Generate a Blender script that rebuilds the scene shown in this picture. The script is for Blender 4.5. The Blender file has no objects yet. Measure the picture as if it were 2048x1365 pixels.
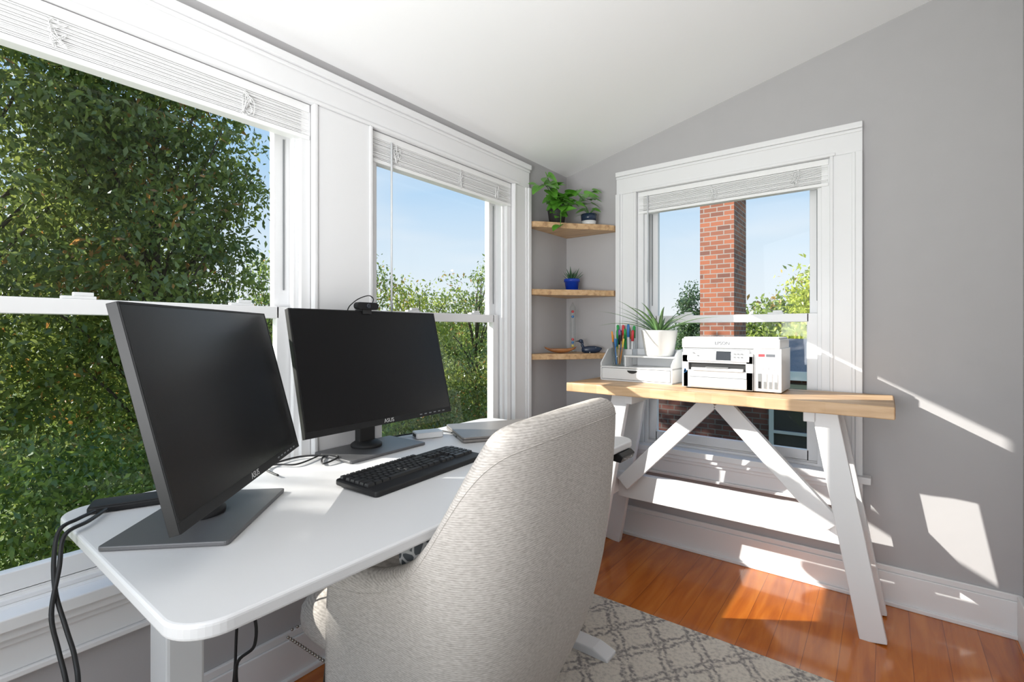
import bpy, math, random
import numpy as np
from mathutils import Matrix, Vector
random.seed(7); rng=np.random.default_rng(11)
S=bpy.context.scene; COL=S.collection
D2R=math.pi/180
# ------------------------------------------------------------ materials
def mk(name):
    m=bpy.data.materials.new(name); m.use_nodes=True
    nt=m.node_tree; b=nt.nodes['Principled BSDF']; return m,nt,b
def simple(name,col,rough=.5,metal=0,bump=0,bscale=200,var=0,spec=None,coat=0):
    m,nt,b=mk(name); N=nt.nodes; L=nt.links
    b.inputs['Base Color'].default_value=(*col,1); b.inputs['Roughness'].default_value=rough
    b.inputs['Metallic'].default_value=metal
    if spec is not None: b.inputs['Specular IOR Level'].default_value=spec
    if coat: b.inputs['Coat Weight'].default_value=coat
    tc=N.new('ShaderNodeTexCoord'); no=N.new('ShaderNodeTexNoise'); no.inputs['Scale'].default_value=bscale
    L.new(tc.outputs['Object'],no.inputs['Vector'])
    if bump:
        bp=N.new('ShaderNodeBump'); bp.inputs['Strength'].default_value=bump; bp.inputs['Distance'].default_value=.002
        L.new(no.outputs['Fac'],bp.inputs['Height']); L.new(bp.outputs['Normal'],b.inputs['Normal'])
    if var:
        mx=N.new('ShaderNodeMix'); mx.data_type='RGBA'
        mx.inputs[6].default_value=(*[c*(1-var) for c in col],1); mx.inputs[7].default_value=(*[min(1,c*(1+var)) for c in col],1)
        L.new(no.outputs['Fac'],mx.inputs[0]); L.new(mx.outputs[2],b.inputs['Base Color'])
    return m
def ramp(N,pts):
    r=N.new('ShaderNodeValToRGB'); e=r.color_ramp.elements
    e[0].position=pts[0][0]; e[0].color=(*pts[0][1],1); e[1].position=pts[-1][0]; e[1].color=(*pts[-1][1],1)
    for p,c in pts[1:-1]:
        x=e.new(p); x.color=(*c,1)
    return r
def wood(name,c1,c2,c3,axis='X',rough=.45,scale=1.0):
    m,nt,b=mk(name); N=nt.nodes; L=nt.links
    tc=N.new('ShaderNodeTexCoord'); mp=N.new('ShaderNodeMapping')
    sc={'X':(1.2,14,14),'Y':(14,1.2,14),'Z':(14,14,1.2)}[axis]
    mp.inputs['Scale'].default_value=[s*scale for s in sc]
    no=N.new('ShaderNodeTexNoise'); no.inputs['Scale'].default_value=1.6; no.inputs['Detail'].default_value=8; no.inputs['Distortion'].default_value=.6
    L.new(tc.outputs['Object'],mp.inputs[0]); L.new(mp.outputs[0],no.inputs['Vector'])
    r=ramp(N,[(.3,c1),(.5,c2),(.72,c3)]); L.new(no.outputs['Fac'],r.inputs[0]); L.new(r.outputs[0],b.inputs['Base Color'])
    bp=N.new('ShaderNodeBump'); bp.inputs['Strength'].default_value=.15; bp.inputs['Distance'].default_value=.002
    L.new(no.outputs['Fac'],bp.inputs['Height']); L.new(bp.outputs['Normal'],b.inputs['Normal'])
    b.inputs['Roughness'].default_value=rough
    return m
def math_n(N,L,op,a,b=None,c=None):
    n=N.new('ShaderNodeMath'); n.operation=op
    for i,v in enumerate((a,b,c)):
        if v is None: continue
        if isinstance(v,(int,float)): n.inputs[i].default_value=v
        else: L.new(v,n.inputs[i])
    return n.outputs[0]
M={}
M['wall']=simple('wall_paint',(.445,.435,.442),.75,bump=.5,bscale=9,var=.03)
M['ceil']=simple('ceiling_paint',(.92,.92,.925),.9,bump=.1,bscale=30)
M['trim']=simple('white_trim_paint',(.80,.80,.81),.35)
M['white']=simple('white_laminate',(.69,.69,.70),.42,bump=.05,bscale=500)
M['whitepl']=simple('white_plastic',(.74,.75,.76),.35)
M['blind']=simple('white_vinyl_slat',(.86,.86,.86),.4)
M['blindw']=simple('white_vinyl_rail',(.86,.86,.86),.4)
M['black']=simple('black_plastic',(.012,.012,.013),.5,spec=.3)
M['blackm']=simple('matte_black_plastic',(.018,.018,.019),.6)
M['key']=simple('keycap_black',(.02,.021,.023),.45)
M['screen']=simple('monitor_screen',(.006,.006,.007),.26,spec=.35)
M['grey']=simple('brushed_dark_grey_plastic',(.11,.11,.115),.4,bump=.1,bscale=400)
M['laptop']=simple('laptop_grey_metal',(.24,.225,.215),.4,metal=.4)
M['lgrey']=simple('light_grey_plastic',(.5,.51,.52),.5)
M['mgrey']=simple('mid_grey_plastic',(.22,.23,.24),.5)
M['txt']=simple('logo_light_grey',(.6,.6,.6),.4)
M['txtd']=simple('logo_dark_grey',(.12,.13,.15),.4)
M['lcd']=simple('lcd_dark',(.03,.035,.045),.15)
M['red']=simple('red_print',(.65,.05,.06),.4); M['blue']=simple('blue_print',(.04,.2,.5),.4)
M['green']=simple('green_plastic',(.02,.35,.08),.4); M['orange']=simple('orange_plastic',(.8,.3,.04),.4)
M['yellow']=simple('yellow_plastic',(.8,.6,.1),.4); M['purple']=simple('purple_plastic',(.3,.08,.4),.4)
M['potw']=simple('white_ceramic',(.76,.76,.75),.25)
M['potn']=simple('navy_glaze',(.02,.035,.07),.25)
M['potb']=simple('cobalt_glaze',(.01,.05,.4),.15)
M['potd']=simple('dark_nursery_pot',(.03,.03,.03),.5)
M['soil']=simple('potting_soil',(.05,.035,.025),.95,bump=.8,bscale=120,var=.4)
M['pothos']=simple('pothos_leaf',(.11,.32,.035),.3,var=.5,bscale=22)
M['aloe']=simple('aloe_leaf',(.12,.23,.085),.4,var=.3,bscale=30)
M['haw']=simple('haworthia_leaf',(.06,.14,.07),.4,var=.4,bscale=80)
M['brass']=simple('nailhead_pewter',(.4,.37,.33),.3,metal=1)
M['cable']=simple('black_rubber_cable',(.012,.012,.013),.5)
M['woodl']=wood('light_oak',(.42,.25,.13),(.60,.39,.22),(.70,.50,.31),'X',scale=1.3)
M['wende']=wood('sawn_end_grain',(.26,.13,.055),(.38,.20,.09),(.46,.27,.13),'Y',rough=.8,scale=3)
M['woods']=wood('shelf_pine',(.36,.21,.11),(.56,.36,.19),(.64,.44,.26),'X',scale=2)
M['woodb']=wood('walnut_bowl',(.22,.08,.03),(.36,.15,.05),(.45,.2,.08),'X',scale=4)
M['deckw']=wood('deck_wood',(.16,.055,.03),(.22,.08,.04),(.28,.1,.05),'Z')
M['legw']=wood('dark_chair_leg_wood',(.03,.018,.01),(.05,.03,.018),(.07,.04,.025),'Z')
M['roof']=simple('asphalt_shingle',(.20,.20,.21),.9,bump=.5,bscale=60,var=.3)
M['bark']=simple('bark',(.10,.075,.055),.95,bump=.8,bscale=20,var=.4)
M['loonw']=simple('loon_white',(.8,.8,.78),.3)
def fabric():
    m,nt,b=mk('grey_linen_weave_fabric'); N=nt.nodes; L=nt.links
    tc=N.new('ShaderNodeTexCoord'); sx=N.new('ShaderNodeSeparateXYZ'); L.new(tc.outputs['Object'],sx.inputs[0])
    mp=N.new('ShaderNodeMapping'); mp.inputs['Scale'].default_value=(90,90,380); L.new(tc.outputs['Object'],mp.inputs[0])
    n1=N.new('ShaderNodeTexNoise'); n1.inputs['Scale'].default_value=1; n1.inputs['Detail'].default_value=1; L.new(mp.outputs[0],n1.inputs['Vector'])
    wob=N.new('ShaderNodeTexNoise'); wob.inputs['Scale'].default_value=25; L.new(tc.outputs['Object'],wob.inputs['Vector'])
    zz=math_n(N,L,'ADD',sx.outputs['Z'],math_n(N,L,'MULTIPLY',wob.outputs['Fac'],.003))
    rib=math_n(N,L,'SINE',math_n(N,L,'MULTIPLY',zz,2*math.pi/.0048))
    xy=math_n(N,L,'ADD',sx.outputs['X'],sx.outputs['Y'])
    rib2=math_n(N,L,'SINE',math_n(N,L,'MULTIPLY',xy,2*math.pi/.0036))
    nn=math_n(N,L,'MULTIPLY_ADD',math_n(N,L,'SUBTRACT',n1.outputs['Fac'],.5),.85,.5)
    h=math_n(N,L,'ADD',math_n(N,L,'MULTIPLY_ADD',rib,.13,nn),math_n(N,L,'MULTIPLY',rib2,.03))
    r=ramp(N,[(.22,(.39,.358,.33)),(.5,(.525,.488,.455)),(.78,(.64,.60,.565))]); L.new(h,r.inputs[0]); L.new(r.outputs[0],b.inputs['Base Color'])
    bp=N.new('ShaderNodeBump'); bp.inputs['Strength'].default_value=.18; bp.inputs['Distance'].default_value=.0015
    L.new(h,bp.inputs['Height']); L.new(bp.outputs['Normal'],b.inputs['Normal'])
    b.inputs['Roughness'].default_value=.95; b.inputs['Specular IOR Level'].default_value=.1
    return m
M['fabric']=fabric()
def floor_mat():
    m,nt,b=mk('varnished_fir_floor'); N=nt.nodes; L=nt.links
    tc=N.new('ShaderNodeTexCoord'); sx=N.new('ShaderNodeSeparateXYZ'); L.new(tc.outputs['Object'],sx.inputs[0])
    p=math_n(N,L,'DIVIDE',sx.outputs['X'],.105); idx=math_n(N,L,'FLOOR',p); fr=math_n(N,L,'FRACT',p)
    wn=N.new('ShaderNodeTexWhiteNoise'); wn.noise_dimensions='1D'; L.new(idx,wn.inputs['W'])
    mp=N.new('ShaderNodeMapping'); mp.inputs['Scale'].default_value=(16,1.6,1); L.new(tc.outputs['Object'],mp.inputs[0])
    cv=N.new('ShaderNodeCombineXYZ'); L.new(math_n(N,L,'MULTIPLY',wn.outputs['Value'],30),cv.inputs[1])
    va=N.new('ShaderNodeVectorMath'); va.operation='ADD'; L.new(mp.outputs[0],va.inputs[0]); L.new(cv.outputs[0],va.inputs[1])
    no=N.new('ShaderNodeTexNoise'); no.inputs['Scale'].default_value=1.4; no.inputs['Detail'].default_value=6; no.inputs['Distortion'].default_value=.8
    L.new(va.outputs[0],no.inputs['Vector'])
    f=math_n(N,L,'ADD',math_n(N,L,'MULTIPLY',no.outputs['Fac'],.88),math_n(N,L,'MULTIPLY',wn.outputs['Value'],.12))
    r=ramp(N,[(.25,(.30,.062,.006)),(.5,(.47,.125,.012)),(.75,(.60,.19,.025))]); L.new(f,r.inputs[0])
    gap=math_n(N,L,'GREATER_THAN',math_n(N,L,'ABSOLUTE',math_n(N,L,'SUBTRACT',fr,.5)),.492)
    mx=N.new('ShaderNodeMix'); mx.data_type='RGBA'; mx.inputs[7].default_value=(.18,.04,.006,1)
    L.new(gap,mx.inputs[0]); L.new(r.outputs[0],mx.inputs[6]); L.new(mx.outputs[2],b.inputs['Base Color'])
    b.inputs['Roughness'].default_value=.14; b.inputs['Coat Weight'].default_value=.3; b.inputs['Coat Roughness'].default_value=.06
    bp=N.new('ShaderNodeBump'); bp.inputs['Strength'].default_value=.06; bp.inputs['Distance'].default_value=.003; L.new(no.outputs['Fac'],bp.inputs['Height']); L.new(bp.outputs['Normal'],b.inputs['Normal'])
    return m
M['floor']=floor_mat()
def rug_mat():
    m,nt,b=mk('trellis_rug_pile'); N=nt.nodes; L=nt.links
    tc=N.new('ShaderNodeTexCoord')
    nd=N.new('ShaderNodeTexNoise'); nd.inputs['Scale'].default_value=28; nd.inputs['Detail'].default_value=5; L.new(tc.outputs['Object'],nd.inputs['Vector'])
    vm=N.new('ShaderNodeVectorMath'); vm.operation='MULTIPLY_ADD'; vm.inputs[1].default_value=(.05,.05,0)
    L.new(nd.outputs['Color'],vm.inputs[0]); L.new(tc.outputs['Object'],vm.inputs[2])
    sx=N.new('ShaderNodeSeparateXYZ'); L.new(vm.outputs[0],sx.inputs[0])
    x=math_n(N,L,'DIVIDE',sx.outputs['X'],.175); y=math_n(N,L,'DIVIDE',sx.outputs['Y'],.25)
    u=math_n(N,L,'ADD',x,y); v=math_n(N,L,'SUBTRACT',x,y)
    def line(w):
        pp=math_n(N,L,'PINGPONG',w,.5)
        d=math_n(N,L,'ABSOLUTE',math_n(N,L,'SUBTRACT',pp,.10))
        return math_n(N,L,'MAXIMUM',math_n(N,L,'SUBTRACT',1,math_n(N,L,'DIVIDE',d,.08)),0)
    ln=math_n(N,L,'MAXIMUM',line(u),line(v))
    n2=N.new('ShaderNodeTexNoise'); n2.inputs['Scale'].default_value=75; n2.inputs['Detail'].default_value=5; L.new(tc.outputs['Object'],n2.inputs['Vector'])
    k=math_n(N,L,'MULTIPLY',ln,math_n(N,L,'MULTIPLY_ADD',n2.outputs['Fac'],3.2,-.85))
    k2=math_n(N,L,'ADD',math_n(N,L,'MULTIPLY',k,1.0),math_n(N,L,'MULTIPLY',math_n(N,L,'SUBTRACT',n2.outputs['Fac'],.46),1.5))
    r=ramp(N,[(0,(.72,.665,.59)),(.5,(.46,.42,.385)),(1,(.27,.25,.24))]); L.new(k2,r.inputs[0]); L.new(r.outputs[0],b.inputs['Base Color'])
    b.inputs['Roughness'].default_value=1; b.inputs['Specular IOR Level'].default_value=.05
    n3=N.new('ShaderNodeTexNoise'); n3.inputs['Scale'].default_value=350; L.new(tc.outputs['Object'],n3.inputs['Vector'])
    bp=N.new('ShaderNodeBump'); bp.inputs['Strength'].default_value=.8; bp.inputs['Distance'].default_value=.006; L.new(n3.outputs['Fac'],bp.inputs['Height']); L.new(bp.outputs['Normal'],b.inputs['Normal'])
    return m
M['rug']=rug_mat()
def brick_mat(name,c1,c2,mo):
    m,nt,b=mk(name); N=nt.nodes; L=nt.links
    tc=N.new('ShaderNodeTexCoord'); sx=N.new('ShaderNodeSeparateXYZ'); L.new(tc.outputs['Object'],sx.inputs[0])
    cx=N.new('ShaderNodeCombineXYZ'); L.new(math_n(N,L,'ADD',sx.outputs['X'],sx.outputs['Y']),cx.inputs[0]); L.new(sx.outputs['Z'],cx.inputs[1])
    br=N.new('ShaderNodeTexBrick'); L.new(cx.outputs[0],br.inputs['Vector'])
    br.inputs['Scale'].default_value=1; br.inputs['Brick Width'].default_value=.21; br.inputs['Row Height'].default_value=.078; br.inputs['Mortar Size'].default_value=.008
    br.inputs['Color1'].default_value=(*c1,1); br.inputs['Color2'].default_value=(*c2,1); br.inputs['Mortar'].default_value=(*mo,1); br.inputs['Bias'].default_value=-.2
    L.new(br.outputs['Color'],b.inputs['Base Color']); b.inputs['Roughness'].default_value=.9
    return m
M['brick']=brick_mat('red_brick',(.42,.14,.075),(.14,.07,.06),(.36,.31,.28))
M['brickd']=brick_mat('shade_toned_brick',(.14,.05,.038),(.06,.032,.028),(.13,.115,.105))  # shade on the neighbouring house wall is put into this darker brick colour
def glass_mat():
    m=bpy.data.materials.new('window_pane_glass'); m.use_nodes=True; nt=m.node_tree; N=nt.nodes; L=nt.links; N.clear()
    o=N.new('ShaderNodeOutputMaterial'); t=N.new('ShaderNodeBsdfTransparent'); g=N.new('ShaderNodeBsdfGlossy'); g.inputs['Roughness'].default_value=.02
    t.inputs['Color'].default_value=(.985,.99,.99,1)
    lw=N.new('ShaderNodeLayerWeight'); lw.inputs['Blend'].default_value=.5; mx=N.new('ShaderNodeMixShader')
    f=math_n(N,L,'MULTIPLY_ADD',math_n(N,L,'POWER',lw.outputs['Facing'],5),.3,.01)
    L.new(f,mx.inputs[0]); L.new(t.outputs[0],mx.inputs[1]); L.new(g.outputs[0],mx.inputs[2]); L.new(mx.outputs[0],o.inputs[0])
    return m
M['glass']=glass_mat()
def leaf_mat():
    m=bpy.data.materials.new('tree_leaf'); m.use_nodes=True; nt=m.node_tree; N=nt.nodes; L=nt.links; N.clear()
    o=N.new('ShaderNodeOutputMaterial'); a=N.new('ShaderNodeAttribute'); a.attribute_name='leafcol'
    d=N.new('ShaderNodeBsdfDiffuse'); t=N.new('ShaderNodeBsdfTranslucent'); mx=N.new('ShaderNodeMixShader'); mx.inputs[0].default_value=.45
    g=N.new('ShaderNodeBsdfGlossy'); g.inputs['Roughness'].default_value=.35; g.inputs['Color'].default_value=(.7,.75,.8,1); m2=N.new('ShaderNodeMixShader'); m2.inputs[0].default_value=.05
    L.new(a.outputs['Color'],d.inputs['Color']); L.new(a.outputs['Color'],t.inputs['Color'])
    L.new(d.outputs[0],mx.inputs[1]); L.new(t.outputs[0],mx.inputs[2]); L.new(mx.outputs[0],m2.inputs[1]); L.new(g.outputs[0],m2.inputs[2]); L.new(m2.outputs[0],o.inputs[0])
    return m
M['leaf']=leaf_mat()
M['grass']=simple('grass',(.14,.20,.04),.95,var=.5,bscale=3)
def glassware(name,col=(1,1,1)):
    m=bpy.data.materials.new(name); m.use_nodes=True; nt=m.node_tree; N=nt.nodes; L=nt.links; N.clear()
    o=N.new('ShaderNodeOutputMaterial'); t=N.new('ShaderNodeBsdfTransparent'); g=N.new('ShaderNodeBsdfGlossy'); g.inputs['Roughness'].default_value=.03
    t.inputs['Color'].default_value=(.93,.95,.95,1)
    lw=N.new('ShaderNodeLayerWeight'); lw.inputs['Blend'].default_value=.5; mx=N.new('ShaderNodeMixShader')
    L.new(math_n(N,L,'MULTIPLY_ADD',math_n(N,L,'POWER',lw.outputs['Facing'],3),.6,.05),mx.inputs[0]); L.new(t.outputs[0],mx.inputs[1]); L.new(g.outputs[0],mx.inputs[2]); L.new(mx.outputs[0],o.inputs[0]); return m
M['clear']=glassware('clear_glass')
M['clearp']=simple('clear_wand_plastic',(.7,.72,.74),.2)
def pattern_pillow():
    m,nt,b=mk('black_white_leaf_print'); N=nt.nodes; L=nt.links
    tc=N.new('ShaderNodeTexCoord'); v=N.new('ShaderNodeTexVoronoi'); v.feature='DISTANCE_TO_EDGE'; v.inputs['Scale'].default_value=30; L.new(tc.outputs['Object'],v.inputs['Vector'])
    r=ramp(N,[(.08,(.6,.6,.6)),(.12,(.10,.11,.12))]); L.new(v.outputs[0],r.inputs[0]); L.new(r.outputs[0],b.inputs['Base Color']); b.inputs['Roughness'].default_value=.9
    return m
M['patt']=pattern_pillow()
# ------------------------------------------------------------ mesh builder
class MB:
    def __init__(s): s.v=[]; s.f=[]; s.mi=[]; s.mats=[]; s.T=Matrix.Identity(4); s.sm=[]
    def _m(s,m):
        if m not in s.mats: s.mats.append(m)
        return s.mats.index(m)
    def add(s,vs,fs,m,smooth=False):
        o=len(s.v); i=s._m(m)
        for p in vs: s.v.append(tuple(s.T@Vector(p)))
        for f in fs: s.f.append([o+k for k in f]); s.mi.append(i); s.sm.append(smooth)
        return s
    def box(s,x0,x1,y0,y1,z0,z1,m):
        x0,x1=sorted((x0,x1)); y0,y1=sorted((y0,y1)); z0,z1=sorted((z0,z1))
        v=[(x0,y0,z0),(x1,y0,z0),(x1,y1,z0),(x0,y1,z0),(x0,y0,z1),(x1,y0,z1),(x1,y1,z1),(x0,y1,z1)]
        return s.add(v,[(0,3,2,1),(4,5,6,7),(0,1,5,4),(1,2,6,5),(2,3,7,6),(3,0,4,7)],m)
    def prism(s,pts,z0,z1,m,axis='z',smooth=False):
        n=len(pts)
        def P(p,z): return {'z':(p[0],p[1],z),'y':(p[0],z,p[1]),'x':(z,p[0],p[1])}[axis]
        v=[P(p,z0) for p in pts]+[P(p,z1) for p in pts]
        f=[tuple(reversed(range(n))),tuple(range(n,2*n))]
        s.add(v,f,m); o=len(s.v)-2*n; i=s._m(m)
        for k in range(n):
            s.f.append([o+k,o+(k+1)%n,o+n+(k+1)%n,o+n+k]); s.mi.append(i); s.sm.append(smooth)
        return s
    def lathe(s,prof,m,c=(0,0,0),n=28,smooth=True,sx=1,sy=1):
        v=[];f=[]
        for (r,z) in prof:
            for k in range(n):
                a=2*math.pi*k/n; v.append((c[0]+r*math.cos(a)*sx,c[1]+r*math.sin(a)*sy,c[2]+z))
        for j in range(len(prof)-1):
            for k in range(n):
                f.append((j*n+k,j*n+(k+1)%n,(j+1)*n+(k+1)%n,(j+1)*n+k))
        if prof[0][0]>1e-5: f.append(tuple(reversed(range(n))))
        if prof[-1][0]>1e-5: f.append(tuple(range((len(prof)-1)*n,len(prof)*n)))
        return s.add(v,f,m,smooth)
    def cyl(s,c,r,h,m,n=24): return s.lathe([(r,0),(r,h)],m,c,n)
    def sphere(s,c,r,m,n=16,sx=1,sy=1,sz=1):
        pr=[(max(1e-6,r*math.sin(math.pi*i/n*1.0)),-r*sz*math.cos(math.pi*i/n)) for i in range(n+1)]
        return s.lathe(pr,m,c,n,True,sx,sy)
    def tube(s,pts,r,m,n=8,r2=None,flat=None):
        pts=[Vector(p) for p in pts]; v=[];f=[]; N=len(pts)
        up=Vector((0,0,1))
        for i,p in enumerate(pts):
            t=(pts[min(i+1,N-1)]-pts[max(i-1,0)]).normalized()
            a=t.cross(up)
            if a.length<.05: a=t.cross(Vector((0,1,0)))
            a.normalize(); b=a.cross(t)
            rr=r if r2 is None else r+(r2-r)*i/(N-1)
            if callable(r): rr=r(i/(N-1))
            for k in range(n):
                q=2*math.pi*k/n; v.append(tuple(p+a*math.cos(q)*rr+b*math.sin(q)*rr*(flat or 1)))
        for i in range(N-1):
            for k in range(n): f.append((i*n+k,i*n+(k+1)%n,(i+1)*n+(k+1)%n,(i+1)*n+k))
        f.append(tuple(reversed(range(n)))); f.append(tuple(range((N-1)*n,N*n)))
        return s.add(v,f,m,True)
    def beam(s,p0,p1,w,t,m,side=(0,1,0)):
        p0=Vector(p0);p1=Vector(p1); d=(p1-p0).normalized(); sd=Vector(side); a=(sd-d*sd.dot(d)).normalized(); b=d.cross(a)
        v=[]
        for p in (p0,p1):
            for (i,j) in ((-1,-1),(1,-1),(1,1),(-1,1)): v.append(tuple(p+a*i*w/2+b*j*t/2))
        return s.add(v,[(3,2,1,0),(4,5,6,7),(0,1,5,4),(1,2,6,5),(2,3,7,6),(3,0,4,7)],m)
    def obj(s,name,bevel=0,seg=2,parent=None,loc=None,rot=None,label=None,category=None,kind=None,group=None):
        me=bpy.data.meshes.new(name); me.from_pydata(s.v,[],s.f)
        for m in s.mats: me.materials.append(m)
        me.polygons.foreach_set('material_index',s.mi); me.polygons.foreach_set('use_smooth',s.sm); me.update()
        import bmesh
        bm=bmesh.new(); bm.from_mesh(me); bmesh.ops.recalc_face_normals(bm,faces=bm.faces); bm.to_mesh(me); bm.free()
        o=bpy.data.objects.new(name,me); COL.objects.link(o)
        if bevel:
            b=o.modifiers.new('bevel','BEVEL'); b.width=bevel; b.segments=seg; b.limit_method='ANGLE'; b.angle_limit=40*D2R; b.harden_normals=False
        return tag(o,parent,loc,rot,label,category,kind,group)
def tag(o,parent=None,loc=None,rot=None,label=None,category=None,kind=None,group=None):
    if parent: o.parent=parent
    if loc: o.location=loc
    if rot: o.rotation_euler=rot
    if label: o['label']=label
    if category: o['category']=category
    if kind: o['kind']=kind
    if group: o['group']=group
    return o
def thing(name,label,category,loc=(0,0,0),rot=(0,0,0),group=None):
    e=bpy.data.objects.new(name,None); e.empty_display_size=.05; COL.objects.link(e)
    return tag(e,None,loc,rot,label,category,None,group)
def rrect(x0,x1,y0,y1,r,n=6):
    P=[]
    for cx,cy,a0 in ((x1-r,y1-r,0),(x0+r,y1-r,90),(x0+r,y0+r,180),(x1-r,y0+r,270)):
        for k in range(n+1):
            a=(a0+90*k/n)*D2R; P.append((cx+r*math.cos(a),cy+r*math.sin(a)))
    return P
def text(parent,name,string,size,mat,T,label=None,depth=.0004):
    c=bpy.data.curves.new('t','FONT'); c.body=string; c.size=size; c.extrude=depth; c.align_x='CENTER'; c.align_y='CENTER'; c.resolution_u=3
    o=bpy.data.objects.new('t',c); COL.objects.link(o); dg=bpy.context.evaluated_depsgraph_get()
    me=bpy.data.meshes.new_from_object(o.evaluated_get(dg)); bpy.data.objects.remove(o)
    me.transform(T); me.materials.clear(); me.materials.append(mat)
    p=bpy.data.objects.new(name,me); COL.objects.link(p); return tag(p,parent,label=label)
def smooth_path(P,k=8):
    out=[]; P=[Vector(p) for p in P]
    for i in range(len(P)-1):
        p0=P[max(i-1,0)];p1=P[i];p2=P[i+1];p3=P[min(i+2,len(P)-1)]
        for j in range(k):
            t=j/k; out.append(.5*((2*p1)+(-p0+p2)*t+(2*p0-5*p1+4*p2-p3)*t*t+(-p0+3*p1-3*p2+p3)*t**3))
    out.append(P[-1]); return out
def interp(x,xs,ys):
    return float(np.interp(x,xs,ys))
# ------------------------------------------------------------ room shell
ZC=2.146; SL=.229; XR=2.02; YB=-4.0; WT=.14
OZ0,OZ1=.54,1.97
def cz(x): return ZC+SL*x
m=MB(); m.box(-.0,XR,YB,0,-.08,0,M['floor']); m.obj('floor',kind='structure')
W1=(-2.95,-1.733); W2=(-1.489,-.577); W3=(.473,1.402)
m=MB(); w=M['wall']
m.box(-WT,0,YB,WT,-.1,OZ0-.03,w); m.box(-WT,0,YB,WT,OZ1,ZC,w)
m.box(-WT,0,YB,W1[0],OZ0-.03,OZ1,w); m.box(-WT,0,W1[1],W2[0],OZ0-.03,OZ1,w); m.box(-WT,0,W2[1],WT,OZ0-.03,OZ1,w)
m.obj('wall_left',kind='structure')
m=MB()
m.box(0,XR+.1,0,WT,-.1,OZ0-.03,w); m.box(0,W3[0],0,WT,OZ0-.03,OZ1,w); m.box(W3[1],XR+.1,0,WT,OZ0-.03,OZ1,w)
m.prism([(0,OZ1),(XR+.1,OZ1),(XR+.1,cz(XR+.1)),(0,cz(0))],0,WT,w,'y'); m.obj('wall_far',kind='structure')
m=MB(); m.box(XR,XR+.1,YB,0,-.1,cz(XR),w); m.obj('wall_right',kind='structure')
m=MB(); m.prism([(-.25,cz(-.25)),(XR+.15,cz(XR+.15)),(XR+.15,cz(XR+.15)+.12),(-.25,cz(-.25)+.12)],YB,WT+.1,M['ceil'],'y'); m.obj('ceiling',kind='structure')
t=M['trim']
m=MB(); m.box(0,XR,-.018,0,0,.14,t); m.box(0,XR,-.013,0,.14,.165,t); m.box(0,XR,-.03,0,0,.018,t); m.obj('baseboard_far',bevel=.003,kind='structure')
m=MB(); m.box(0,.018,YB,-.018,0,.14,t); m.box(0,.013,YB,-.018,.14,.165,t); m.box(0,.03,YB,-.03,0,.018,t); m.obj('baseboard_left',bevel=.003,kind='structure')
m=MB(); m.box(XR-.018,XR,YB,-.018,0,.165,t); m.obj('baseboard_right',bevel=.003,kind='structure')
def mapper(side):
    if side=='L': return lambda m,u0,u1,w0,w1,z0,z1,mat: m.box(w0,w1,u0,u1,z0,z1,mat)
    return lambda m,u0,u1,w0,w1,z0,z1,mat: m.box(u0,u1,-w0,-w1,z0,z1,mat)
def casing_v(B,m,u0,u1,outer,z0,z1):
    B(m,u0,u1,0,.02,z0,z1,t)
    if outer>0:
        B(m,u1-.026,u1,.02,.036,z0,z1,t); B(m,u1-.04,u1-.026,.02,.027,z0,z1,t); B(m,u0,u0+.014,.02,.026,z0,z1,t)
    elif outer<0:
        B(m,u0,u0+.026,.02,.036,z0,z1,t); B(m,u0+.026,u0+.04,.02,.027,z0,z1,t); B(m,u1-.014,u1,.02,.026,z0,z1,t)
    else:
        B(m,u0,u0+.014,.02,.026,z0,z1,t); B(m,u1-.014,u1,.02,.026,z0,z1,t)
CW=.122; ZT=OZ1+.128
def head(B,m,u0,u1):
    B(m,u0,u1,0,.0205,OZ1,ZT,t); B(m,u0,u1,.02,.0365,ZT-.026,ZT+.0005,t); B(m,u0,u1,.02,.027,ZT-.04,ZT-.026,t); B(m,u0+.1,u1-.1,.02,.026,OZ1,OZ1+.014,t)
def stool(B,m,u0,u1):
    B(m,u0-.03,u1+.03,0,.06,OZ0-.03,OZ0,t); B(m,u0,u1,0,.045,OZ0-.055,OZ0-.03,t); B(m,u0,u1,0,.03,OZ0-.075,OZ0-.055,t)
    B(m,u0,u1,0,.02,OZ0-.14,OZ0-.075,t); B(m,u0,u1,0,.03,OZ0-.155,OZ0-.14,t)
L_=mapper('L'); F_=mapper('F')
m=MB(); casing_v(L_,m,W1[1],W2[0],0,OZ0,OZ1); casing_v(L_,m,W2[1],W2[1]+CW+.02,1,OZ0,OZ1); casing_v(L_,m,W1[0]-CW,W1[0],-1,OZ0,OZ1)
head(L_,m,W1[0]-CW,W2[1]+CW+.02); stool(L_,m,W1[0]-CW,W2[1]+CW+.02); m.obj('trim_1',bevel=.003,kind='structure')
m=MB(); casing_v(F_,m,W3[0]-CW,W3[0],-1,OZ0,OZ1); casing_v(F_,m,W3[1],W3[1]+CW,1,OZ0,OZ1); head(F_,m,W3[0]-CW,W3[1]+CW); stool(F_,m,W3[0]-CW,W3[1]+CW); m.obj('trim_2',bevel=.003,kind='structure')
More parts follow.
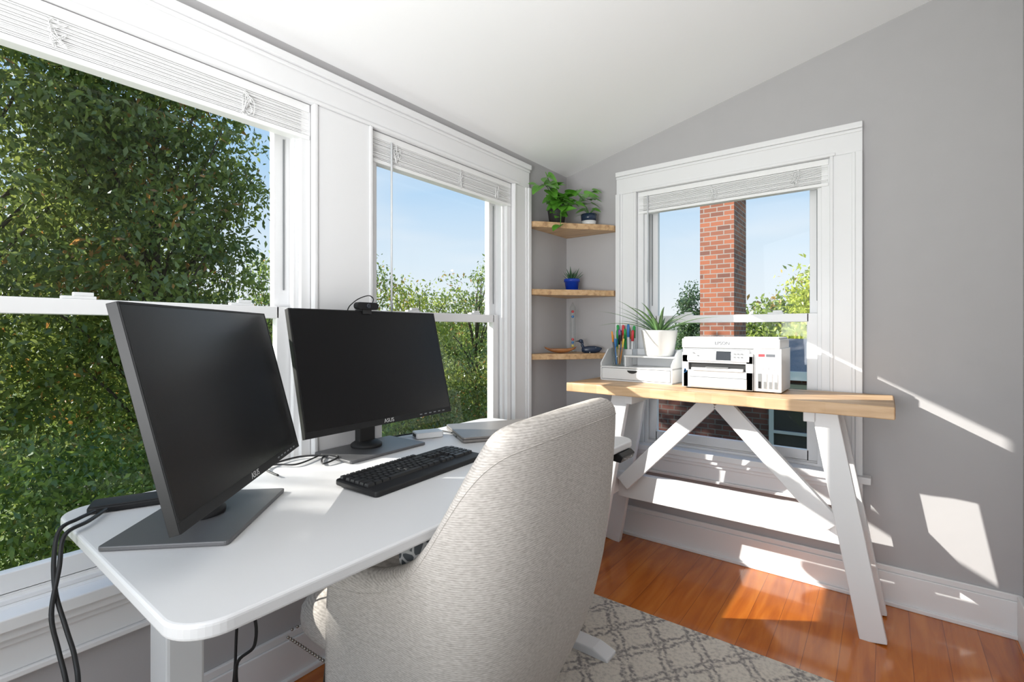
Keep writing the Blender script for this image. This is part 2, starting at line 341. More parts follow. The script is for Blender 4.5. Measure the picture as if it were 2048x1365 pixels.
def window(n,B,u0,u1,locks):
    m=MB(); z0,z1=OZ0,OZ1; J=.034
    B(m,u0,u0+J,-WT,-.001,z0,z1,t); B(m,u1-J,u1,-WT,-.001,z0,z1,t); B(m,u0+J,u1-J,-WT,-.001,z1-.03,z1,t)
    B(m,u0,u1,-WT,-.0,z0-.03,z0,t); B(m,u0+J,u1-J,-WT,-.045,z0,z0+.02,t); B(m,u0+J,u1-J,-.045,-.02,z0,z0+.012,t)
    a,b=u0+J,u1-J
    for q in ((a,a+.018),(b-.018,b)): B(m,q[0],q[1],-.04,-.02,z0+.01,z1-.03,t)
    zr=1.24
    st=.055
    B(m,a,a+st,-.11,-.08,zr-.02,z1-.03,t); B(m,b-st,b,-.11,-.08,zr-.02,z1-.03,t); B(m,a+st,b-st,-.11,-.08,z1-.08,z1-.03,t); B(m,a+st,b-st,-.11,-.08,zr-.02,zr+.018,t)
    B(m,a,a+st+.008,-.075,-.045,z0+.015,zr+.02,t); B(m,b-st-.008,b,-.075,-.045,z0+.015,zr+.02,t); B(m,a+st,b-st,-.075,-.045,zr-.02,zr+.02,t); B(m,a+st,b-st,-.075,-.045,z0+.015,z0+.065,t)
    for q in (a+.02,b-.026): B(m,q,q+.006,-.0785,-.075,zr+.08,z1-.12,M['mgrey'])
    for l in locks:
        c=u0+(u1-u0)*l; B(m,c-.035,c+.035,-.07,-.05,zr+.02,zr+.028,M['whitepl']); B(m,c-.012,c+.03,-.066,-.052,zr+.028,zr+.038,M['whitepl'])
    o=m.obj('window_%d'%n,bevel=.002,kind='structure')
    g=MB(); B(g,a+st,b-st,-.097,-.094,zr+.018,z1-.08,M['glass']); B(g,a+st,b-st,-.062,-.059,z0+.065,zr-.02,M['glass'])
    g.obj('window_pane',parent=o,kind='structure')
window(1,L_,*W1,(.2,.5,.83)); window(2,L_,*W2,(.3,.75)); window(3,F_,*W3,(.28,.75))
def blind(side,u0,u1,wand,tang,label):
    B=mapper(side)
    r=thing('window_blind',label,'blind',(0,0,0))
    a,b=u0+.006,u1-.006
    m=MB(); B(m,a,b,-.040,.004,OZ1-.030,OZ1-.003,M['blindw']); m.obj('headrail',bevel=.002,parent=r)
    m=MB(); z=OZ1-.032
    for i in range(16):
        j=random.uniform(-.003,.003); B(m,a+.003,b-.003,-.034+j,.002+j,z-.0030,z,M['blind']); z-=.0049
    m.obj('slats',parent=r)
    m=MB(); B(m,a,b,-.036,.005,z-.016,z-.001,M['blindw']); m.obj('bottom_rail',bevel=.002,parent=r)
    for q in tang:
        c=u0+(u1-u0)*q; P=[]
        for k in range(20):
            P.append((c+random.uniform(-.02,.02),random.uniform(.006,.012),OZ1-.035-random.uniform(0,.08)))
        PP=[(p[1],p[0],p[2]) if side=='L' else (p[0],-p[1],p[2]) for p in smooth_path(P,5)]
        m=MB(); m.tube(PP,.0010,M['blindw'],5); m.obj('cord',parent=r)
    c=u0+(u1-u0)*wand[0]; p=lambda zz:(.012,c,zz) if side=='L' else (c,-.012,zz)
    m=MB(); m.tube([p(OZ1-.03),p(wand[1])],.004,M['clearp'],8); m.obj('wand',parent=r)
blind('L',*W1,(.9-.6,1.2),(.12,.46,.82),'raised white mini blind over the wide window')
blind('L',*W2,(.11,1.20),(.14,.56,.86),'raised white mini blind over the narrower side window')
blind('F',*W3,(.07,1.45),(.45,.85),'raised white mini blind on the end wall window')
# ------------------------------------------------------------ desk
DZ=.75
desk=thing('standing_desk','white height-adjustable desk with rounded corners under the windows','desk',(.43,-1.61,0))
DX0,DX1,DY0,DY1=.04-.43,.82-.43,-2.405+1.61,-.82+1.61
m=MB(); m.prism(rrect(DX0,DX1,DY0,DY1,.072,12),DZ-.026,DZ,M['white'],'z'); m.obj('desktop',bevel=.006,seg=3,parent=desk)
for y in (-.66,.54):
    m=MB(); m.box(-.08,.02,y-.035,y+.035,.04,.66,M['white']); m.box(-.07,.01,y-.028,y+.028,.3,.715,M['white']); m.obj('leg',bevel=.006,parent=desk)
    m=MB(); m.prism([(-.34,.0),(.40,.0),(.40,.022),(.34,.04),(-.29,.04),(-.34,.022)],y-.035,y+.035,M['white'],'y'); m.obj('foot',bevel=.005,parent=desk)
    m=MB(); m.box(-.28,.28,y-.03,y+.03,.70,.724,M['white']); m.obj('bracket',bevel=.003,parent=desk)
m=MB(); m.box(-.06,.06,-.6,.5,.68,.724,M['white']); m.obj('crossbeam',bevel=.003,parent=desk)
m=MB(); m.prism([(.30,.724),(.395,.724),(.41,.712),(.40,.690),(.30,.700)],.61,.72,M['black'],'y'); m.obj('control_panel',bevel=.003,parent=desk,label='black handset with height buttons')
text(desk,'panel_marking','^ v 1 2 3 4',.016,M['txt'],Matrix.Translation((.4065,.665,.701))@Matrix(((0,0,1,0),(1,0,0,0),(0,1,0,0),(0,0,0,1))),label='small grey button symbols')
TX=Matrix(((0,0,1,0),(1,0,0,0),(0,1,0,0),(0,0,0,1)))
# ------------------------------------------------------------ monitors
def monitor(loc,ang,zb,bd,label):
    r=thing('computer_monitor',label,'monitor',loc,(0,0,ang))
    x0=.13-bd
    m=MB(); m.prism(rrect(x0,.13,-.165,.165,.008,3),.001,.010,M['grey']); m.lathe([(.055,.010),(.055,.02),(.04,.03)],M['blackm'],(-.005,0,0)); m.obj('base',bevel=.002,parent=r,label='flat dark grey base plate')
    m=MB(); m.box(-.028,.002,-.035,.035,.012,.33,M['blackm']); m.box(-.02,.05,-.03,.03,.24,.31,M['blackm']); m.obj('stand',bevel=.006,parent=r)
    T=Matrix.Translation((.119,0,zb))@Matrix.Rotation(-14*D2R,4,'Y')
    W=.315;H=.405
    m=MB(); m.T=T; m.box(-.018,0,-W,W,0,H,M['black']); m.prism([(-.25,.03),(.25,.03),(.22,.33),(-.22,.33)],-.045,-.018,M['blackm'],'x')
    m.box(0,.002,-W,W,0,.020,M['black']); m.box(0,.002,-W,W,H-.005,H,M['black']); m.box(0,.002,-W,-W+.005,.02,H-.005,M['black']); m.box(0,.002,W-.005,W,.02,H-.005,M['black'])
    m.obj('bezel',bevel=.0015,parent=r)
    m=MB(); m.T=T; m.box(0,.0012,-W+.005,W-.005,.02,H-.005,M['screen']); m.obj('screen',parent=r,label='dark switched-off screen')
    m=MB(); m.T=T
    for k in range(6): m.box(.002,.0024,W-.17+k*.024,W-.158+k*.024,.008,.0115,M['mgrey'])
    m.obj('button_row',parent=r)
    text(r,'brand_logo','ASUS',.019,M['txt'],T@Matrix.Translation((.0023,0,.0105))@TX)
    return r
monitor((.355,-2.208,DZ),44.2*D2R,.085,.24,'black widescreen monitor tilted back at the desk end near the cables')
monitor((.112,-1.578,DZ),1.9*D2R,.105,.205,'black widescreen monitor with a webcam clipped on top')
r=thing('webcam','small black webcam clipped on the monitor top','webcam',(.135,-1.60,1.249))
m2=MB(); m2.T=Matrix.Translation((0,0,.016)); m2.prism(rrect(-.045,.045,-.013,.013,.012,5),-.012,.014,M['black'],'x'); m2.obj('body',bevel=.003,parent=r)
m2=MB(); m2.box(-.04,.006,-.018,.018,.0,.004,M['blackm']); m2.box(.003,.007,-.018,.018,-.012,.004,M['blackm']); m2.obj('clip',parent=r)
m2=MB(); m2.T=Matrix.Translation((.014,0,.016))@Matrix.Rotation(90*D2R,4,'Y'); m2.lathe([(.009,0),(.008,.003),(.004,.0035)],M['lcd']); m2.obj('lens',parent=r)
m2=MB(); m2.tube(smooth_path([(-.01,.03,.02),(-.02,.045,.045),(-.02,.02,.055),(-.03,-.03,.03),(-.06,-.04,-.02),(-.08,-.03,-.2)],6),.002,M['cable'],6); m2.obj('cord',parent=r)
# ------------------------------------------------------------ keyboard
kb=thing('keyboard','black full-size computer keyboard lying on the desk','keyboard',(.47,-1.66,DZ),(0,0,94*D2R))
m=MB(); m.T=Matrix.Rotation(2.2*D2R,4,'X'); m.prism(rrect(-.232,.232,-.085,.085,.012,4),.002,.018,M['black']); m.obj('body',bevel=.004,parent=kb)
m=MB(); m.T=Matrix.Rotation(2.2*D2R,4,'X')
def keys(x0,x1,n,y0,dy,widths=None):
    ww=widths or [1]*n; tot=sum(ww); x=x0
    for q in ww:
        wd=(x1-x0)*q/tot; a,b=x+.0015,x+wd-.0015
        v=[(a,y0-dy/2+.0015,.018),(b,y0-dy/2+.0015,.018),(b,y0+dy/2-.0015,.018),(a,y0+dy/2-.0015,.018)]
        v+=[(a+.0015,y0-dy/2+.003,.0255),(b-.0015,y0-dy/2+.003,.0255),(b-.0015,y0+dy/2-.0025,.0255),(a+.0015,y0+dy/2-.0025,.0255)]
        m.add(v,[(4,5,6,7),(0,1,5,4),(1,2,6,5),(2,3,7,6),(3,0,4,7)],M['key']); x+=wd
P=.0188
keys(-.222,.062,0,.07,.016,[1,.6]+[1]*4+[.5]+[1]*4+[.5]+[1]*4)
for i,ws in enumerate(([1]*13+[2],[1.5]+[1]*12+[1.5],[1.8]+[1]*11+[2.2],[2.3]+[1]*10+[2.7],[1.3,1.2,1.3,6.2,1.2,1.2,1.3])):
    y=.044-i*P; keys(-.222,.062,0,y,P,ws)
    if i<2: keys(.072,.128,3,y,P)
    if i==3: keys(.072+P,.128-P,1,y,P)
    if i==4: keys(.072,.128,3,y,P)
    keys(.138,.222,4,y,P,[1,1,1,1] if i<4 else [2,1,1])
m.obj('keys',parent=kb,kind='stuff')
# ------------------------------------------------------------ laptop, drive, hub
lp=thing('laptop','closed grey laptop lying on the desk','laptop',(.315,-1.075,DZ),(0,0,(-32)*D2R))
m=MB(); m.prism(rrect(-.145,.145,-.19,.19,.012,5),.002,.013,M['laptop']); m.obj('base',bevel=.002,parent=lp)
m=MB(); m.prism(rrect(-.145,.145,-.19,.19,.012,5),.0145,.022,M['laptop']); m.obj('lid',bevel=.002,parent=lp)
hb=thing('usb_hub','small white hub box beside the monitor stand','hub',(.14,-1.31,DZ),(0,0,-25*D2R))
m=MB(); m.prism(rrect(-.035,.035,-.055,.055,.008,4),.001,.024,M['whitepl']); m.obj('body',bevel=.003,parent=hb)
m=MB(); m.box(-.02,.02,-.0565,-.054,.006,.018,M['blackm']); m.obj('port',parent=hb)
dr=thing('power_adapter','black slim dock box with two cables at the desk corner','adapter',(.135,-2.275,DZ),(0,0,-22*D2R))
m=MB(); m.prism(rrect(-.035,.035,-.085,.085,.01,4),.001,.016,M['black']); m.obj('body',bevel=.004,parent=dr)
m=MB(); m.prism(rrect(-.031,.031,-.081,.081,.01,4),.016,.018,M['blackm']); m.obj('lid',parent=dr)
def cable(pts,r,label):
    m=MB(); m.tube(smooth_path(pts,8),r,M['cable'],8); return m.obj('cable',label=label,category='cable')
cable([(.155,-2.355,.762),(.19,-2.39,.764),(.215,-2.425,.757),(.252,-2.44,.715),(.296,-2.445,.66),(.34,-2.437,.60),(.373,-2.43,.55),(.40,-2.43,.48),(.40,-2.43,.2),(.36,-2.43,.03),(.2,-2.42,.008)],.0042,'black cable hanging over the desk end')
cable([(.16,-2.335,.762),(.225,-2.38,.764),(.26,-2.425,.757),(.285,-2.438,.70),(.32,-2.455,.63),(.35,-2.45,.57),(.385,-2.445,.52),(.41,-2.44,.44),(.42,-2.44,.2),(.40,-2.45,.03),(.25,-2.45,.008)],.0042,'black cable hanging over the desk end')
cable([(.06,-1.62,.756),(.10,-1.74,.756),(.19,-1.80,.757),(.16,-1.73,.762),(.05,-1.80,.757),(.09,-1.93,.757),(.2,-1.95,.757)],.003,'thin black cable coiled behind the monitor stand')
cable([(.07,-1.72,.757),(.13,-1.85,.757),(.08,-1.90,.757),(.06,-2.0,.757),(.1,-2.1,.757)],.0028,'thin black cable behind the monitors')
cable([(.25,-1.26,.757),(.20,-1.22,.757),(.10,-1.23,.757),(.07,-1.33,.757),(.045,-1.45,.757)],.003,'black cable running to the hub')
cable([(.38,-2.2,.70),(.36,-2.1,.5),(.36,-2.09,.40),(.33,-2.12,.35),(.32,-2.1,.2),(.3,-2.05,.02)],.004,'black cable dangling under the desk')
cable([(.25,-1.9,.70),(.15,-2.02,.45),(.15,-2.05,.2),(.2,-2.1,.02)],.004,'black cable dangling under the desk')
# ------------------------------------------------------------ chair
ch=thing('office_chair','light grey linen upholstered barrel-back chair pulled up to the desk','chair',(.715,-1.64,0),(0,0,2*D2R))
def chair_shell():
    b=.312;a=.225;x0=.03;xf=-.235;e=3.4
    P=[(xf+ (x0-xf)*i/10,-b) for i in range(10)]
    for i in range(61):
        th=-math.pi/2+math.pi*i/60; c=math.cos(th); s=math.sin(th)
        P.append((x0+a*abs(c)**(2/e),b*math.copysign(abs(s)**(2/e),s)))
    P+=[(x0+(xf-x0)*(i+1)/10,b) for i in range(10)]
    d=[0]
    for i in range(1,len(P)): d.append(d[-1]+math.dist(P[i],P[i-1]))
    n=110; xs=np.interp(np.linspace(0,d[-1],n),d,[p[0] for p in P]); ys=np.interp(np.linspace(0,d[-1],n),d,[p[1] for p in P])
    zt=np.interp(xs,[-.235,-.088,.02,.09,.14,.18,.212,.255],[.585,.61,.66,.735,.85,.935,.975,.992])
    zt=zt+.008*(ys/b)*(xs>.1)
    for _ in range(8): zt[1:-1]=(zt[:-2]+zt[2:]+2*zt[1:-1])/4
    nx=np.gradient(ys); ny=-np.gradient(xs); l=np.hypot(nx,ny); nx/=l; ny/=l
    for _ in range(4):
        nx[1:-1]=(nx[:-2]+nx[2:]+2*nx[1:-1])/4; ny[1:-1]=(ny[:-2]+ny[2:]+2*ny[1:-1])/4
    V=[];K=None
    for i in range(n):
        prof=[]; top=zt[i]; th=.09; zb=.20; ro=.045
        NZ=18
        for j in range(NZ): prof.append((0,zb+(top-ro-zb)*j/(NZ-1)))
        for j in range(1,8):
            q=math.pi*j/8; prof.append((-th/2+th/2*math.cos(q),top-ro+ro*math.sin(q)))
        for j in range(NZ): prof.append((-th,top-ro+(zb-top+ro)*j/(NZ-1)))
        K=len(prof)
        for (o,z) in prof:
            f=interp(z,[.15,.2,.3,.4,.55,2],[.62,.68,.86,.97,1.02,1.02])
            bulge=.018*math.sin(min(1,max(0,(z-.25)/.7))*math.pi)
            px=xs[i]+nx[i]*(o+bulge); py=ys[i]+ny[i]*(o+bulge)
            wgt=min(1,max(0,(px+.05)/.2)); f=1-(1-f)*wgt
            fl=1+.085*min(1,max(0,(z-.55)/.35))
            V.append((px*(1-(1-f)*.6)+.12*(z-.5),py*f*fl,z))
    Fs=[]
    for i in range(n-1):
        for j in range(K-1): Fs.append((i*K+j,(i+1)*K+j,(i+1)*K+j+1,i*K+j+1))
        Fs.append((i*K+K-1,(i+1)*K+K-1,(i+1)*K,i*K))
    Fs.append(tuple(range(K))); Fs.append(tuple(reversed(range((n-1)*K,n*K))))
    m=MB(); m.add(V,Fs,M['fabric'],True); return m,V,K,n
m,V,K,n=chair_shell(); m.obj('backrest',parent=ch)
m=MB(); m.tube([Vector(V[i*K+17])+Vector((0,0,.001)) for i in range(n)],.0014,M['fabric'],6); m.obj('piping',parent=ch)
def superbox(m,c,sx,sy,sz,mat,e=5,nu=40,nv=20):
    v=[];f=[]
    for j in range(nv+1):
        ph=-math.pi/2+math.pi*j/nv
        for i in range(nu):
            th=2*math.pi*i/nu
            g=lambda a,ee: math.copysign(abs(a)**(2/ee),a)
            v.append((c[0]+sx*g(math.cos(ph),3)*g(math.cos(th),e),c[1]+sy*g(math.cos(ph),3)*g(math.sin(th),e),c[2]+sz*g(math.sin(ph),3)))
    for j in range(nv):
        for i in range(nu): f.append((j*nu+i,j*nu+(i+1)%nu,(j+1)*nu+(i+1)%nu,(j+1)*nu+i))
    m.add(v,f,mat,True)
m=MB(); superbox(m,(-.19,0,.455),.31,.215,.06,M['fabric']); m.obj('seat_cushion',parent=ch)
m=MB(); superbox(m,(-.20,0,.355),.305,.285,.085,M['fabric'],e=6); m.obj('seat_frame',parent=ch)
m=MB()
for k in range(20):
    m.sphere((-.48+k*.012,-.287,.300),.0045,M['brass'],6)
for k in range(32): m.sphere((-.506,-.26+k*.0165,.300),.0045,M['brass'],6)
m.obj('nailhead_trim',parent=ch,kind='stuff',label='row of pewter nailheads')
for (x,y) in ((-.38,-.2),(-.38,.2),(.08,-.10),(.08,.10)):
    m=MB(); m.tube([(x,y,.30),(x*1.1,y*1.1,.012)],.022,M['legw'],10,r2=.013); m.obj('leg',parent=ch,label='dark wooden leg')
pl=thing('throw_pillow','black and white leaf-print pillow lying in the chair','pillow',(.67,-1.70,.60),(0,-28*D2R,2*D2R))
m=MB(); superbox(m,(0,0,0),.06,.17,.075,M['patt'],e=4); m.obj('pillow_cover',parent=pl)
# ------------------------------------------------------------ rug
m=MB(); m.prism(rrect(.30,1.95,-3.3,-.725,.01,2),.0005,.012,M['rug']); m.obj('area_rug',bevel=.004,label='cream and grey trellis-pattern low-pile rug on the wood floor',category='rug')
# ------------------------------------------------------------ trestle table
TZ=.905; TF=-.46; TB=-.06
tb=thing('trestle_table','narrow table with thick light wood top on white trestle legs','table',(.975,-.26,0))
X0,X1,Y0,Y1=.275-.975,1.63-.975,TF+.26,TB+.26
fr=[(X0+(X1-X0)*q,Y0+.003*math.sin(q*23)+.002*math.sin(q*61)) for q in np.linspace(0,1,40)]
m=MB(); m.prism(fr+[(X1,Y1),(X0,Y1)],TZ-.046,TZ,M['woodl']); m.obj('tabletop',bevel=.004,parent=tb,label='light oiled wood slab')
m=MB(); m.box(X1-.001,X1+.0015,Y0+.005,Y1-.003,TZ-.042,TZ-.004,M['wende']); m.obj('end_grain',parent=tb,label='darker sawn end of the slab')
yc=.015
for sgn in (-1,1):
    for yo in (-.115,.115):
        m=MB(); p0=(sgn*.435,yc+yo,TZ-.047); p1=(sgn*.592,yc+yo,.0); m.beam(p0,p1,.036,.086,M['trim'],side=(0,1,0)); o=m.obj('leg',bevel=.003,parent=tb)
    m=MB(); m.beam((sgn*.385,yc-.15,TZ-.070),(sgn*.385,yc+.15,TZ-.070),.04,.045,M['trim'],side=(1,0,0)); m.obj('top_cleat',bevel=.003,parent=tb)
    m=MB(); m.beam((sgn*.520,yc-.096,.365),(sgn*.520,yc+.096,.365),.05,.08,M['trim'],side=(1,0,0)); m.obj('end_rail',bevel=.003,parent=tb)
m=MB(); m.box(-.50,.50,yc-.02,yc+.02,.30,.43,M['trim']); m.obj('stretcher',bevel=.003,parent=tb)
for sgn in (-1,1):
    m=MB(); m.beam((sgn*.02,yc-.038,TZ-.057),(sgn*.46,yc-.038,.38),.035,.075,M['trim'],side=(0,1,0)); m.obj('brace',bevel=.003,parent=tb)
# ------------------------------------------------------------ printer
pr=thing('printer','white multifunction inkjet printer with ink tank windows','printer',(1.042,-.32,TZ),(0,0,0))
PS=Matrix.Diagonal((1,.76,1,1))
wp=M['whitepl']
def PM():
    q=MB(); q.T=PS; return q
m=PM(); m.box(-.21,.10,.02,.32,.006,.185,wp); m.box(.10,.21,.01,.32,.006,.195,wp)
m.box(-.205,.10,.0,.02,.006,.088,wp); m.box(-.21,-.180,.0,.02,.006,.16,wp); m.box(.07,.10,.0,.02,.006,.16,wp); m.box(-.21,.10,.0,.02,.122,.17,wp)
for x in (-.19,.19):
    for y in (.04,.30): m.cyl((x,y,0),.012,.006,M['mgrey'],12)
m.obj('body',bevel=.006,seg=3,parent=pr)
m=PM(); m.box(-.212,.205,.005,.325,.192,.235,wp); m.box(-.205,.2,.012,.315,.235,.243,wp); m.obj('scanner_lid',bevel=.006,seg=3,parent=pr)
m=PM(); m.box(-.21,.20,.015,.31,.184,.193,M['lgrey']); m.obj('lid_seam',parent=pr,label='grey gap below the lid')
m=PM(); m.prism([(-.008,.132),(.018,.132),(.018,.182),(.006,.182)],-.185,.085,wp,'x'); o=m.obj('control_panel',bevel=.002,parent=pr,label='white raised control panel')
m=PM(); m.prism([(-.0095,.138),(.006,.138),(.013,.178),(.0035,.178)],-.055,.008,M['lcd'],'x'); m.obj('display',parent=pr,label='small dark display')
m=PM()
for (x,z) in ((-.16,.17),(-.14,.158),(.02,.17),(.035,.17),(.05,.17),(.02,.155),(.035,.155),(.05,.155)): m.box(x,x+.007,-.0075,.004,z-.004,z,M['mgrey'])
m.obj('buttons',parent=pr,kind='stuff')
m=PM(); m.box(-.18,.07,.012,.0195,.089,.121,M['blackm']); m.obj('output_slot',parent=pr,label='dark paper slot')
m=PM(); m.box(-.165,.06,-.010,.018,.087,.100,wp); m.box(-.1,.0,-.014,.010,.100,.105,M['mgrey']); m.obj('output_tray',bevel=.002,parent=pr)
m=PM(); m.box(-.175,.075,-.007,.005,.012,.055,wp); m.box(-.175,.075,-.004,.005,.0555,.0585,M['mgrey']); m.obj('paper_cassette',bevel=.002,parent=pr)
for k in range(4):
    m=PM(); x=.118+k*.021; m.box(x,x+.014,.0075,.0095,.02,.085,M['mgrey'] if k==0 else M['lgrey']); m.box(x+.002,x+.012,.0065,.0078,.02,.05,M['black'] if k==0 else M['mgrey']); m.obj('ink_window',parent=pr)
m=PM(); m.box(.115,.195,.0085,.0098,.135,.175,M['whitepl']); m.box(.12,.145,.0075,.0086,.158,.170,M['red']); m.box(.15,.185,.0075,.0086,.158,.170,M['txtd']); m.box(.12,.19,.0075,.0086,.146,.152,M['lgrey']); m.box(.12,.175,.0075,.0086,.138,.142,M['lgrey'])
for k in range(3): m.box(.125+.022*k,.138+.022*k,.0085,.0098,.10,.113,M['lgrey'])
m.obj('label_sticker',parent=pr,label='small red and grey label')
m=PM(); m.box(-.200,-.192,-.0012,0,.075,.092,M['blue']); m.add([(-.202,-.0012,.07),(-.188,-.0012,.08),(-.196,-.0012,.096)],[(0,1,2)],M['blue']); m.obj('blue_sticker',parent=pr,label='tiny blue emblem')
TY=Matrix(((1,0,0,0),(0,0,-1,0),(0,1,0,0),(0,0,0,1)))
text(pr,'brand_logo','EPSON',.021,M['txtd'],Matrix.Translation((-.03,.0032,.214))@TY)
# ------------------------------------------------------------ desk organizer
og=thing('desk_organizer','white wooden desktop organizer with a shallow drawer','organizer',(.352,-.225,TZ),(0,0,-2*D2R))
m=MB(); Wd=.405;Dp=.175
m.box(0,Wd,.0,Dp,0,.008,wp); m.box(0,Wd,0,Dp,.070,.078,wp); m.box(0,.008,0,Dp,0,.078,wp); m.box(Wd-.008,Wd,0,Dp,0,.078,wp); m.box(0,Wd,Dp-.008,Dp,0,.17,wp)
for x in (0,Wd-.008): m.prism([(0,.078),(.0,.095),(.08,.168),(Dp,.178),(Dp,.078)],x,x+.008,wp,'x')
m.box(.13,.138,.03,Dp,.078,.132,wp); m.box(.13,Wd-.004,.02,Dp,.130,.138,wp)
m.obj('frame',bevel=.0015,parent=og)
m=MB(); m.box(.011,Wd-.011,-.002,.012,.010,.068,wp); m.obj('drawer',bevel=.0015,parent=og)
hp=[(.19+.028*math.cos(a),.060-.016*abs(math.sin(a))) for a in np.linspace(0,math.pi,12)]
m=MB(); m.prism(hp,-.0035,-.0015,M['blackm'],'y'); m.obj('finger_pull',parent=og,label='dark half-moon finger cutout')
def arch_leaf(m,base,az,L,w,elev,droop,mat,n=10,tipw=.05,thick=.4):
    P=[];p=Vector(base);e=elev
    for i in range(n+1):
        P.append(p.copy()); d=Vector((math.cos(az)*math.cos(e),math.sin(az)*math.cos(e),math.sin(e))); p=p+d*L/n; e-=droop/n
    V=[];F=[]; side=Vector((-math.sin(az),math.cos(az),0))
    for i,q in enumerate(P):
        tt=i/n; ww=w*(1-tt**1.6)*(.75+.5*math.sin(min(1,tt*2.2)*math.pi/2)*.5)+.0006
        V+= [q-side*ww,q+Vector((0,0,-ww*thick)),q+side*ww,q+Vector((0,0,ww*.05))]
    for i in range(n):
        for k in range(4): F.append((i*4+k,i*4+(k+1)%4,(i+1)*4+(k+1)%4,(i+1)*4+k))
    m.add([tuple(v) for v in V],F,mat,True)
ap=thing('potted_aloe','spiky green aloe in a white pot on the organizer','plant',(.655,-.145,TZ+.139))
m=MB(); m.lathe([(.070,0),(.073,.004),(.092,.128),(.095,.135),(.088,.135),(.084,.118),(.001,.118)],M['potw'],n=40); m.obj('pot',parent=ap)
m=MB(); m.lathe([(.084,.112),(.05,.121),(.0005,.123)],M['soil']); m.obj('soil',parent=ap)
m=MB()
for k in range(26):
    az=k*2.399; back=max(0,math.sin(az)); L=random.uniform(.22,.34)*(1-.6*back)
    arch_leaf(m,(.015*math.cos(az),.015*math.sin(az),.118),az,L,.0105,random.uniform(.40,.9)+.5*back,random.uniform(.45,1.1),M['aloe'])
m.obj('foliage',parent=ap)
cx,cy=.435,-.182
cz0=TZ+.0785
pc=thing('pen_cup','clear glass cup holding pens on the organizer','cup',(cx,cy,cz0))
m=MB(); m.lathe([(.030,0),(.034,.10),(.0325,.10),(.0285,.004),(.0005,.004)],M['clear']); m.obj('glass',parent=pc)
def pen(loc,tilt,az,h,r,mat,capm,name,lab,grp):
    R=Matrix.Rotation(az,4,'Z')@Matrix.Rotation(tilt,4,'X')
    e=R.to_euler()
    o=thing(name,lab,'pen',loc,tuple(e),group=grp)
    m=MB(); m.lathe([(.0015,0),(r,.012),(r,h*.68)],mat,n=10); m.obj('barrel',parent=o)
    m=MB(); m.lathe([(r*1.15,h*.68),(r*1.15,h*.97),(r*.7,h)],capm,n=10); m.obj('cap',parent=o)
cols=['orange','blue','black','yellow','woodb','txtd','blue','woodl']
for k in range(8):
    a=k*.785; pen((cx+.012*math.cos(a),cy+.012*math.sin(a),cz0+.006),random.uniform(.08,.16),a+math.pi/2+random.uniform(-.3,.3),.145+.02*(k%3),.0042,M[cols[k]],M[cols[(k+3)%8]],'pen','slim writing pen standing in the glass cup','pens in the glass cup')
mbx,mby=.462,-.095
mb=thing('marker_holder','white rectangular holder packed with marker pens','holder',(mbx-.02,mby,cz0),(0,0,-2*D2R))
m=MB(); m.box(-.056,.056,-.03,.03,0,.003,wp)
for q in ((-.056,-.053,-.03,.03),(.053,.056,-.03,.03),(-.056,.056,-.03,-.027),(-.056,.056,.027,.03)): m.box(*q,0,.09,wp)
m.obj('bin',parent=mb)
cols=['green','purple','red','green','blue','red','green','black','lgrey','blue','orange','green']
for k in range(12):
    pen((mbx-.060+.0162*(k%6),mby+(-.013 if k<6 else .013),cz0+.005),random.uniform(-.06,.06),random.uniform(1.2,1.9),.19+random.uniform(0,.035),.007,M['whitepl'] if k%3 else M[cols[k]],M[cols[k]],'marker_pen','thick %s-capped marker in the white holder'%{'lgrey':'grey'}.get(cols[k],cols[k]),'markers in the white holder')
# ------------------------------------------------------------ corner shelves
for i,zt in enumerate((1.79,1.41,1.045)):
    fr=[(.045+(.348-.045)*q+.006*math.sin(q*9+i*2),-.425+(.375)*q+.005*math.sin(q*7+i)) for q in np.linspace(0,1,12)]
    fr[0]=(.045,-.425); fr[-1]=(.348,-.05)
    m=MB(); m.prism([(.001,-.001),(.001,-.425)]+fr+[(.348,-.001)],zt-.032,zt,M['woods']); m.obj('corner_shelf',bevel=.002,label='triangular light wood corner shelf, %s of three'%('top','middle','lowest')[i],category='shelf',group='corner shelves')
def heart(m,base,dirv,up,L,mat):
    d=Vector(dirv).normalized(); u=Vector(up); s=d.cross(u)
    if s.length<.05: s=d.cross(Vector((1,0,0)))
    s.normalize(); nrm=s.cross(d)
    out=[(0,.0),(-.10,.22),(-.04,.42),(.15,.5),(.4,.44),(.7,.25),(1,0)]
    V=[];F=[]; b=Vector(base)
    mid=[b+d*L*q+nrm*(-.12*L*q*q) for q in (0,.05,.12,.25,.5,.75,1)]
    for sgn in (1,-1):
        o=len(V)
        for i,(x,y) in enumerate(out):
            V.append(mid[i]); V.append(b+d*L*x+s*sgn*y*L*.85+nrm*(.18*y*L-.12*L*x*x))
        for i in range(6): F.append((o+2*i,o+2*i+1,o+2*i+3,o+2*i+2))
    m.add([tuple(v) for v in V],F,mat,True)
pt=thing('potted_pothos','trailing green pothos in a dark pot on the top shelf','plant',(.085,-.25,1.79))
m=MB(); m.lathe([(.042,.0),(.055,.085),(.058,.09),(.052,.09),(.05,.078),(.0005,.08)],M['potd']); m.obj('pot',parent=pt)
m=MB(); lv=MB()
